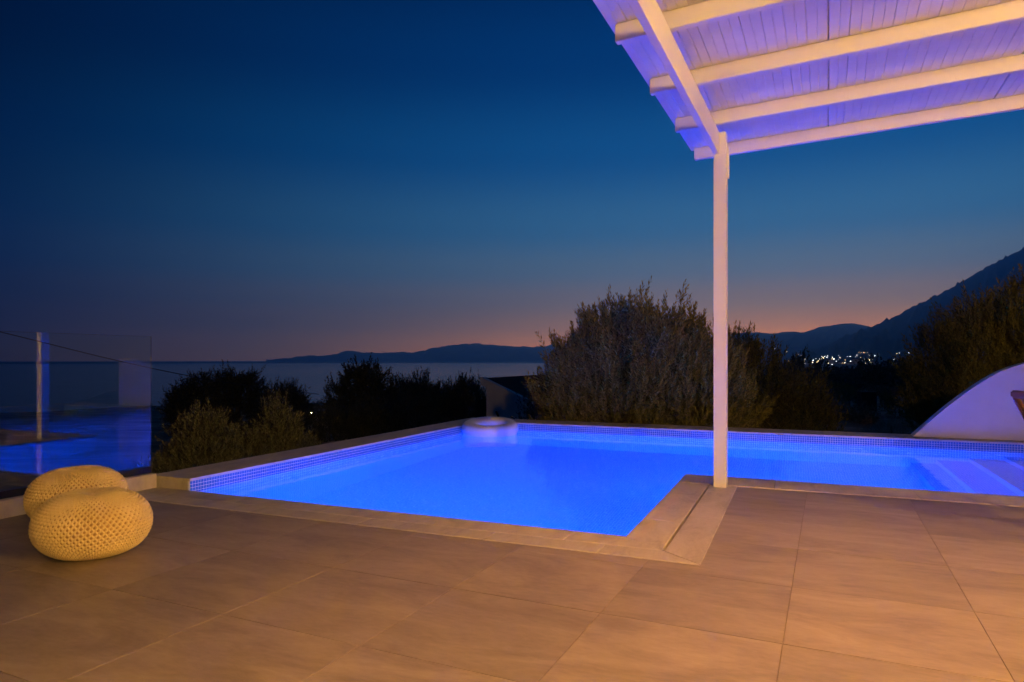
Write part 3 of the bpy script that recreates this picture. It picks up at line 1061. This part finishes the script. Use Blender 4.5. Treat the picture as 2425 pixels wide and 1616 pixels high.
# the big olive behind the pool: several clumps side by side
tree('olive_tree', 1515, 11.0, -1.15,
     [(-.15, 0, .55, 1.1, 1.0, 1.35), (-.95, .1, .25, .72, .8, 1.05), (.75, .1, .3, .95, .9, 1.15), (-.55, 0, 1.0, .5, .6, .85), (.15, 0, 1.0, .55, .6, .75),
      (.75, .2, .9, .5, .6, .65), (-1.12, 0, -.3, .52, .7, .8), (1.15, 0, .0, .5, .7, .95), (-1.0, 0, .85, .35, .5, .55), (0, -.2, -.4, 1.3, .7, .7)],
     7400, .26, .095, 15, 1.2, 1, 'large bushy olive tree with upright grey shoots behind the pool, left of the post', 'tree', M_OLIVE, 'olive trees around the pool', .28)
tree('olive_tree', 1800, 13.0, -1.3,
     [(-.25, 0, .2, .8, .8, 1.15), (.35, .1, -.25, .75, .8, 1.05), (.8, .3, -.6, .55, .7, .8), (-.5, .0, .7, .45, .5, .75), (0, -.4, -.8, 1.0, .6, .7)],
     3000, .28, .095, 14, 1.15, 2, 'dark olive bush just right of the white post, beyond the pool', 'tree', M_OLIVE, 'olive trees around the pool', .28)
tree('olive_tree', 1902, 19.0, -1.5, [(0, 0, -.5, .75, .8, 1.1), (-.5, 0, -.2, .6, .6, 1.0)], 900, .34, .075, 18, 1.0, 3,
     'small dark olive shrub below the town lights, half behind another bush', 'tree', M_DARKLEAF, None, .26)
tree('olive_tree', 2385, 12.5, -1.2,
     [(.0, 0, .85, 1.15, 1.0, 1.3), (-.85, 0, .45, .75, .8, 1.1), (.3, 0, 1.5, .7, .7, .85), (-.45, .1, 1.4, .5, .6, .75), (-.95, 0, -.1, .7, .7, .8), (.9, .2, 1.05, 1.0, .9, 1.3), (0, -.2, -.2, 1.3, .8, .9), (-1.15, .1, 1.1, .35, .4, .6)],
     5200, .30, .10, 14, 1.1, 4, 'tall olive tree at the right edge behind the curved white wall', 'tree', M_OLIVE, 'olive trees around the pool', .28)
tree('olive_shrub', 500, 9.6, -1.6, [(0, 0, -.95, .62, .6, .95), (-.12, 0, -.35, .34, .4, .45), (-.5, 0, -1.1, .45, .5, .75), (.48, .1, -1.05, .5, .5, .85), (.3, 0, -.6, .25, .3, .45)],
     2900, .22, .08, 14, 1.1, 5, 'low grey-green olive shrub beside the glass fence, beyond the left coping', 'shrub', M_GREYLEAF, None, .28)
tree('olive_shrub', 655, 10.2, -1.7, [(0, 0, -.9, .45, .5, .95), (.05, 0, -.25, .26, .3, .45), (.35, 0, -1.1, .42, .45, .75), (-.35, 0, -1.1, .36, .4, .75)],
     2000, .22, .08, 14, 1.1, 6, 'low olive shrub with pale shoot tips, second from the glass fence', 'shrub', M_GREYLEAF, None, .28)
# darker trees down the slope
tree('dark_tree', 465, 32, -4.0, [(0, 0, -1.6, 1.1, 1.0, 1.5), (.2, 0, -.6, .5, .6, .8), (-.6, 0, -1.6, .7, .7, .9)], 1300, .5, .14, 14, .5, 7,
     'dark rounded tree against the sea, nearest the glass fence', 'tree', M_DARKLEAF, 'dark trees down the slope', .42)
tree('dark_tree', 560, 34, -4.2, [(0, 0, -1.5, 1.3, 1.2, 1.6), (.4, 0, -.7, .7, .7, .8), (-.5, 0, -.8, .6, .6, .7)], 1600, .5, .14, 14, .5, 8,
     'dark broad tree against the sea behind the low olive shrubs', 'tree', M_DARKLEAF, 'dark trees down the slope', .42)
tree('dark_tree', 672, 36, -4.4, [(0, 0, -2.0, 1.3, 1.2, 1.5), (.5, 0, -1.6, .6, .7, .8), (-.5, 0, -1.5, .6, .6, .7)], 1500, .5, .14, 14, .5, 9,
     'dark low tree against the sea just left of the small garden light', 'tree', M_DARKLEAF, 'dark trees down the slope', .42)
tree('dark_tree', 862, 30, -3.8, [(0, 0, -1.5, 1.2, 1.1, 1.9), (-.35, 0, -.1, .45, .5, .65), (.35, 0, .0, .45, .5, .6), (-1.2, 0, -1.2, .55, .6, .9), (.9, 0, -1.2, .7, .7, 1.0)], 2000, .48, .14, 14, .5, 10,
     'tallest dark tree with two rounded tops against the sea', 'tree', M_DARKLEAF, 'dark trees down the slope', .42)
tree('dark_tree', 1000, 31, -3.9, [(0, 0, -1.7, 1.5, 1.2, 1.5), (-.7, 0, -1.0, .8, .7, .8), (.8, 0, -1.1, .8, .7, .7)], 1800, .48, .13, 14, .8, 11,
     'dark hedge-like tree against the sea left of the gabled house', 'tree', M_DARKLEAF, 'dark trees down the slope', .36)
tree('dark_tree', 1098, 27, -3.4, [(0, 0, -1.4, 1.0, 1.0, 1.5), (.3, 0, -.9, .6, .6, .8)], 1300, .44, .12, 14, .9, 12,
     'dark tree touching the left corner of the gabled house', 'tree', M_DARKLEAF, 'dark trees down the slope', .36)
tree('dark_tree', 780, 24, -3.2, [(0, 0, -2.0, 1.2, 1.0, 1.2), (1.2, .1, -1.9, 1.1, .9, 1.1), (2.6, .2, -1.7, 1.3, 1, 1.2), (-1.1, 0, -2.2, .9, .8, 1.0)], 2600, .4, .11, 14, .7, 13,
     'wide dark thicket filling the slope behind the left coping', 'shrub', M_DARKLEAF, None, .34)
tree('dark_shrub', 1270, 14.0, -1.5, [(0, 0, -.55, .35, .4, .55)], 260, .26, .08, 14, .6, 14,
     'little dark shrub in front of the gabled house wall', 'shrub', M_DARKLEAF, None, .36)
# tree rows beyond the field
for k, (u, d, r_, zt) in enumerate([(1905, 120, 5.0, 858), (1965, 150, 5.5, 880), (2030, 170, 6.5, 874), (2098, 140, 5.0, 848), (2150, 150, 6.0, 862), (1995, 260, 9, 882), (2075, 240, 9, 872), (2190, 200, 8, 858), (1860, 170, 6, 866)]):
    gz = terrain_z(d, math.atan((u - CXP) / FPX)) - .5
    zc = zof(zt, d)
    names = ['leftmost', 'second', 'third', 'tallest', 'fifth', 'low rear', 'broad rear', 'rightmost', 'half hidden']
    tree('field_tree', u, d, gz, [(0, 0, (gz + zc) / 2 + .5, r_, r_ * .8, max(1.0, (zc - gz) / 2)), (r_ * .5, 0, gz + (zc - gz) * .35, r_ * .9, r_ * .7, (zc - gz) * .35), (-r_ * .5, 0, gz + (zc - gz) * .35, r_ * .9, r_ * .7, (zc - gz) * .35)],
         520, 1.1, .55, 10, .5, 20 + k, 'dark tree in the row beyond the field, %s under the town lights' % names[k], 'tree', M_DARKLEAF, 'trees beyond the dark field', .5, .3, False)
for k, (u, d, w_, h_, nm) in enumerate([(1955, 30, .7, .5, 'low dark bush at the left of the dim field'), (2010, 52, 1.2, .8, 'wide dark bush in the middle of the dim field'), (2085, 62, 1.3, 1.0, 'dark bush in the field right of the dark shed'),
                                        (1985, 78, 1.6, 1.2, 'far dark bush in the field below the trees'), (2035, 27, .5, .3, 'small tuft of scrub in the near field below the dark shed'), (2130, 34, .8, .7, 'dark bush in the field beside the dry weeds')]):
    gz = terrain_z(d, math.atan((u - CXP) / FPX)) - .1
    tree('field_bush', u, d, gz, [(0, 0, gz + h_ * .45, w_, w_ * .8, h_ * .55), (w_ * .5, 0, gz + h_ * .35, w_ * .6, w_ * .5, h_ * .4)], 240, .3 + .004 * d, .07 + .002 * d, 10, .7, 60 + k, nm, 'shrub', M_OLIVE if k % 2 else M_DRY, 'bushes in the dim field', .4, .3, False)
# dry weeds in the field
tree('dry_bush', 2112, 15.5, -1.15, [(0, 0, -.75, .4, .4, .42), (-.45, 0, -.95, .4, .3, .25)], 420, .45, .045, 12, 1.5, 40,
     'dry brown weeds standing in the field left of the curved wall', 'shrub', M_DRY, None, .16)

# ------------------------------------------------------------------ small house below the pool
bx, by = place(1152, 20)
hz0 = -4.5
hh = empty('gabled_house', (bx, by, hz0), 0)
tag(hh, 'small white house with sloping terracotta roof beside the big olive', 'house')
top = zof(906, 20) - hz0
WX, WY = 4.4, 7.0
SLP = .43
M_HWALL = plain('old_white_render', (.78, .79, .80), .9, .12, 1.5, .3)
M_ROOF = plain('terracotta_tile', (.20, .075, .045), .85, .35, 6, .4, rnd=20)
bm = bmesh.new()
pf = [(0, 0), (WX, 0), (WX, top - SLP * WX), (0, top)]
fr = [bm.verts.new((x, 0, z)) for x, z in pf]; bk = [bm.verts.new((x, WY, z)) for x, z in pf]
bm.faces.new(fr); bm.faces.new(bk[::-1])
for i in range(4): bm.faces.new((fr[i], fr[(i + 1) % 4], bk[(i + 1) % 4], bk[i]))
bm_obj('wall', bm, M_HWALL, hh)
# verge trim along the gable
bm = bmesh.new()
for (z0, z1, y0, y1) in ((-.13, .10, -.10, .12),):
    vs_ = [bm.verts.new((x, y, top - SLP * x + z)) for x in (-.15, WX + .2) for y in (y0, y1) for z in (z0, z1)]
    for f in ((0, 1, 3, 2), (4, 6, 7, 5), (0, 4, 5, 1), (2, 3, 7, 6), (0, 2, 6, 4), (1, 5, 7, 3)): bm.faces.new([vs_[i] for i in f])
bm_obj('verge', bm, M_HWALL, hh)
# rows of half-round roof tiles running down the slope
rf = None
ncol = 30
pw = (WY - .15) / ncol
bm = bmesh.new()
for (xa, xb) in ((-.12, WX + .3),):
    ring0 = [bm.verts.new((xa, pw / 2 - math.cos(math.pi * q / 6) * pw * .5, top - SLP * xa + .02 + math.sin(math.pi * q / 6) * .07)) for q in range(7)]
    ring1 = [bm.verts.new((xb, pw / 2 - math.cos(math.pi * q / 6) * pw * .5, top - SLP * xb + .02 + math.sin(math.pi * q / 6) * .07)) for q in range(7)]
    for q in range(6): bm.faces.new((ring0[q], ring0[q + 1], ring1[q + 1], ring1[q]))
    bm.faces.new(ring0); bm.faces.new(ring1[::-1])
roofp = box('roof', -.12, WX + .28, .13, WY + .1, 0, .02, M_ROOF, hh)
for v_ in roofp.data.vertices: v_.co.z += top - SLP * v_.co.x + .001
o = bm_obj('tile_row', bm, M_ROOF, roofp, True); o.location = (0, .13, 0); tm = o.data
for k in range(1, ncol):
    o = link('tile_row', tm, None, roofp); o.location = (0, .13 + k * pw, 0)
tube('downpipe', [(.42, -.06, 0), (.42, -.06, top - 1.0), (.34, -.06, top - .85)], .035, M_BLACK, hh)
tube('wall_cable', [(.05, -.02, top - 1.55), (.9, -.02, top - 1.55), (1.35, -.02, top - 1.2), (2.1, -.02, top - 1.15), (2.4, -.02, top - 1.0)], .02, M_BLACK, hh, 5)

# ------------------------------------------------------------------ power line
def cable(name, pts, label, rad=.012):
    P3 = [Vector((*place(u, d), zof(v_, d))) for u, v_, d in pts]
    out = []
    for i in range(len(P3) - 1):                   # smooth the run
        for q in range(8):
            t = q / 8
            p0 = P3[max(0, i - 1)]; p1 = P3[i]; p2 = P3[i + 1]; p3 = P3[min(len(P3) - 1, i + 2)]
            out.append(.5 * ((2 * p1) + (p2 - p0) * t + (2 * p0 - 5 * p1 + 4 * p2 - p3) * t * t + (3 * p1 - p0 - 3 * p2 + p3) * t ** 3))
    out.append(P3[-1])
    o = tube(name, out, rad, M_BLACK, None, 6)
    return tag(o, label, 'cable')


cable('power_line', [(-260, 716, 15), (-80, 766, 17), (80, 806, 19), (250, 848, 21), (375, 876, 23.5), (520, 904, 26), (650, 922, 28.5), (755, 934, 31)],
      'thin black overhead cable sagging across the sea view at left', .014)

# ------------------------------------------------------------------ lights far off
def lamp_post(u, v_, d, rad, col, strength, label, name='street_lamp', group=None, gz=None, mcache={}):
    x, y = place(u, d)
    z = zof(v_, d)
    g0 = z - rad * 4 if gz is None else gz
    r_ = empty(name, (x, y, g0))
    tag(r_, label, 'lamp', group)
    key = (col, strength)
    if key not in mcache: mcache[key] = emit('lamp_glow', col, strength)
    kk = ('g', rad, key)
    if kk not in mcache:
        o = lathe('globe', [(0, -rad), (rad * .7, -rad * .7), (rad, 0), (rad * .7, rad * .7), (0, rad)], mcache[key], r_, 8); mcache[kk] = o.data
    else:
        o = link('globe', mcache[kk], None, r_)
    o.location = (0, 0, z - g0)
    tube('pole', [(0, 0, 0), (0, 0, z - g0 - rad)], rad * .2, M_BLACK, r_, 4)
    return r_


lamp_post(735, 978, 40, .085, (1, .85, .45), 60, 'small bright garden lamp between the dark trees on the slope', 'garden_lamp')
# red light on a buoy out at sea
bu = empty('navigation_buoy', (*place(804, 1150), SEA))
tag(bu, 'tiny red light out on the water above the dark trees', 'buoy')
zb = zof(889, 1150) - SEA
lathe('float', [(0, -.4), (1.1, -.3), (1.1, .6), (.5, .9), (.15, zb - .6), (0, zb - .5)], M_BLACK, bu, 10)
lathe('beacon', [(0, zb - .62), (.6, zb - .3), (.6, zb + .3), (0, zb + .6)], emit('red_beacon', (1, .06, .08), 6), bu, 8)

TOWN = [(703, 206, 1), (659, 336, 1), (740, 326, 0), (847, 355, 1), (865, 438, 2), (930, 386, 0), (973, 388, 0), (998, 407, 0), (965, 432, 0), (1012, 425, 0), (1055, 437, 0), (950, 462, 0), (975, 460, 1), (990, 459, 0),
        (1007, 463, 0), (951, 490, 0), (973, 488, 0), (1110, 416, 0), (1130, 438, 1), (1160, 418, 1), (1163, 396, 0), (1187, 398, 0), (1208, 405, 0), (1212, 440, 0), (1215, 392, 0), (1168, 458, 0), (1103, 481, 1), (1127, 482, 0),
        (1160, 493, 0), (1180, 494, 1), (1192, 516, 0), (1205, 493, 0), (1225, 494, 1), (1240, 496, 0), (1255, 470, 0), (1258, 402, 0), (1265, 418, 1), (1272, 420, 0), (1312, 388, 0), (1327, 409, 1), (1345, 455, 2), (1350, 506, 0),
        (1370, 452, 0), (1390, 397, 0), (1416, 396, 0), (1468, 397, 0), (1477, 385, 0), (1493, 360, 2), (1505, 361, 2), (1515, 360, 1), (1540, 360, 2), (1550, 359, 1), (1573, 358, 1), (1590, 387, 1), (1641, 385, 0), (1500, 438, 3),
        (1497, 455, 2), (1513, 462, 2), (1525, 461, 1), (1552, 459, 1), (1570, 446, 0), (1605, 462, 0), (1618, 460, 0), (1838, 372, 1), (1860, 367, 0), (1857, 429, 4), (1928, 406, 0), (1945, 364, 0), (1810, 421, 0), (1400, 470, 0), (1085, 430, 0), (1290, 440, 0), (1045, 470, 1), (1420, 440, 0)]
COLS = {0: ((.9, .95, 1), 10, 'tiny cool white light in the distant town at the foot of the hills'), 1: ((1, .78, .36), 14, 'tiny yellow light in the distant town at the foot of the hills'),
        2: ((1, .55, .14), 14, 'tiny orange light in the distant town at the foot of the hills'), 3: ((1, .2, .1), 9, 'single red-tinged light in the distant town, right of the centre'),
        4: ((.95, 1, .85), 26, 'brightest white light right of the distant town, beside the olive tree')}
rt = random.Random(5)
TOWN += [(rt.uniform(930, 1640), rt.gauss(432, 30), rt.choice((0, 0, 1, 1, 2))) for _ in range(44)]
sc_ = 620 / 2353
trn = random.Random(8)
for (cu, cv, k) in TOWN:
    u, v_ = 1640 + cu * sc_, 740 + cv * sc_
    d = 1500 + 12 * max(0, 440 - cv) + trn.uniform(-60, 60)
    col, st, lb = COLS[k]
    lamp_post(u, v_, d, (.85 if k != 4 else 1.5) * trn.choice((.45, .55, .7, .9)), col, st, lb, 'town_lamp', 'lights of the distant town' if k < 3 else None, zof(v_, d) - 9)
# pale houses among the lights
M_TOWN = plain('town_render', (.55, .53, .5), .9, .1, .3, 0, rnd=9)
hw = hr = None
for k in range(34):
    u = trn.uniform(1885, 2075); v_ = 852 + trn.uniform(-3, 22) + (4 if u < 1960 else 0)
    d = 1450 + trn.uniform(0, 350)
    t_ = empty('town_house', (*place(u, d), zof(v_, d) - 6), trn.uniform(-.5, .5))
    tag(t_, 'small pale house among the lights of the distant town', 'house', 'houses of the distant town')
    if hw is None:
        a = box('wall', -5, 5, -4, 4, -3, 5.5, M_TOWN, t_); hw = a.data
        bm = bmesh.new()
        P_ = [bm.verts.new(q) for q in ((-5.4, -4.4, 5.5), (5.4, -4.4, 5.5), (5.4, 4.4, 5.5), (-5.4, 4.4, 5.5), (-5.4, 0, 7.4), (5.4, 0, 7.4))]
        for f in ((0, 1, 5, 4), (2, 3, 4, 5), (1, 2, 5), (3, 0, 4), (3, 2, 1, 0)): bm.faces.new([P_[i] for i in f])
        b = bm_obj('roof', bm, M_ROOF, t_); hr = b.data
    else:
        link('wall', hw, None, t_); link('roof', hr, None, t_)
    t_.scale = (trn.uniform(.7, 1.5), 1, trn.uniform(.7, 1.2))

# dark tank standing in the field
tk = empty('field_shed', (*place(2053, 40), zof(969, 40)), .3)
tag(tk, 'small dark box-like shed standing in the field', 'shed')
M_SHED = plain('weathered_boards', (.03, .027, .024), .95, .4, 4, .4)
box('body', -.42, .42, -.35, .35, -.1, 1.0, M_SHED, tk, .02)
box('lid', -.45, .45, -.38, .38, 1.0, 1.04, M_SHED, tk, .01)
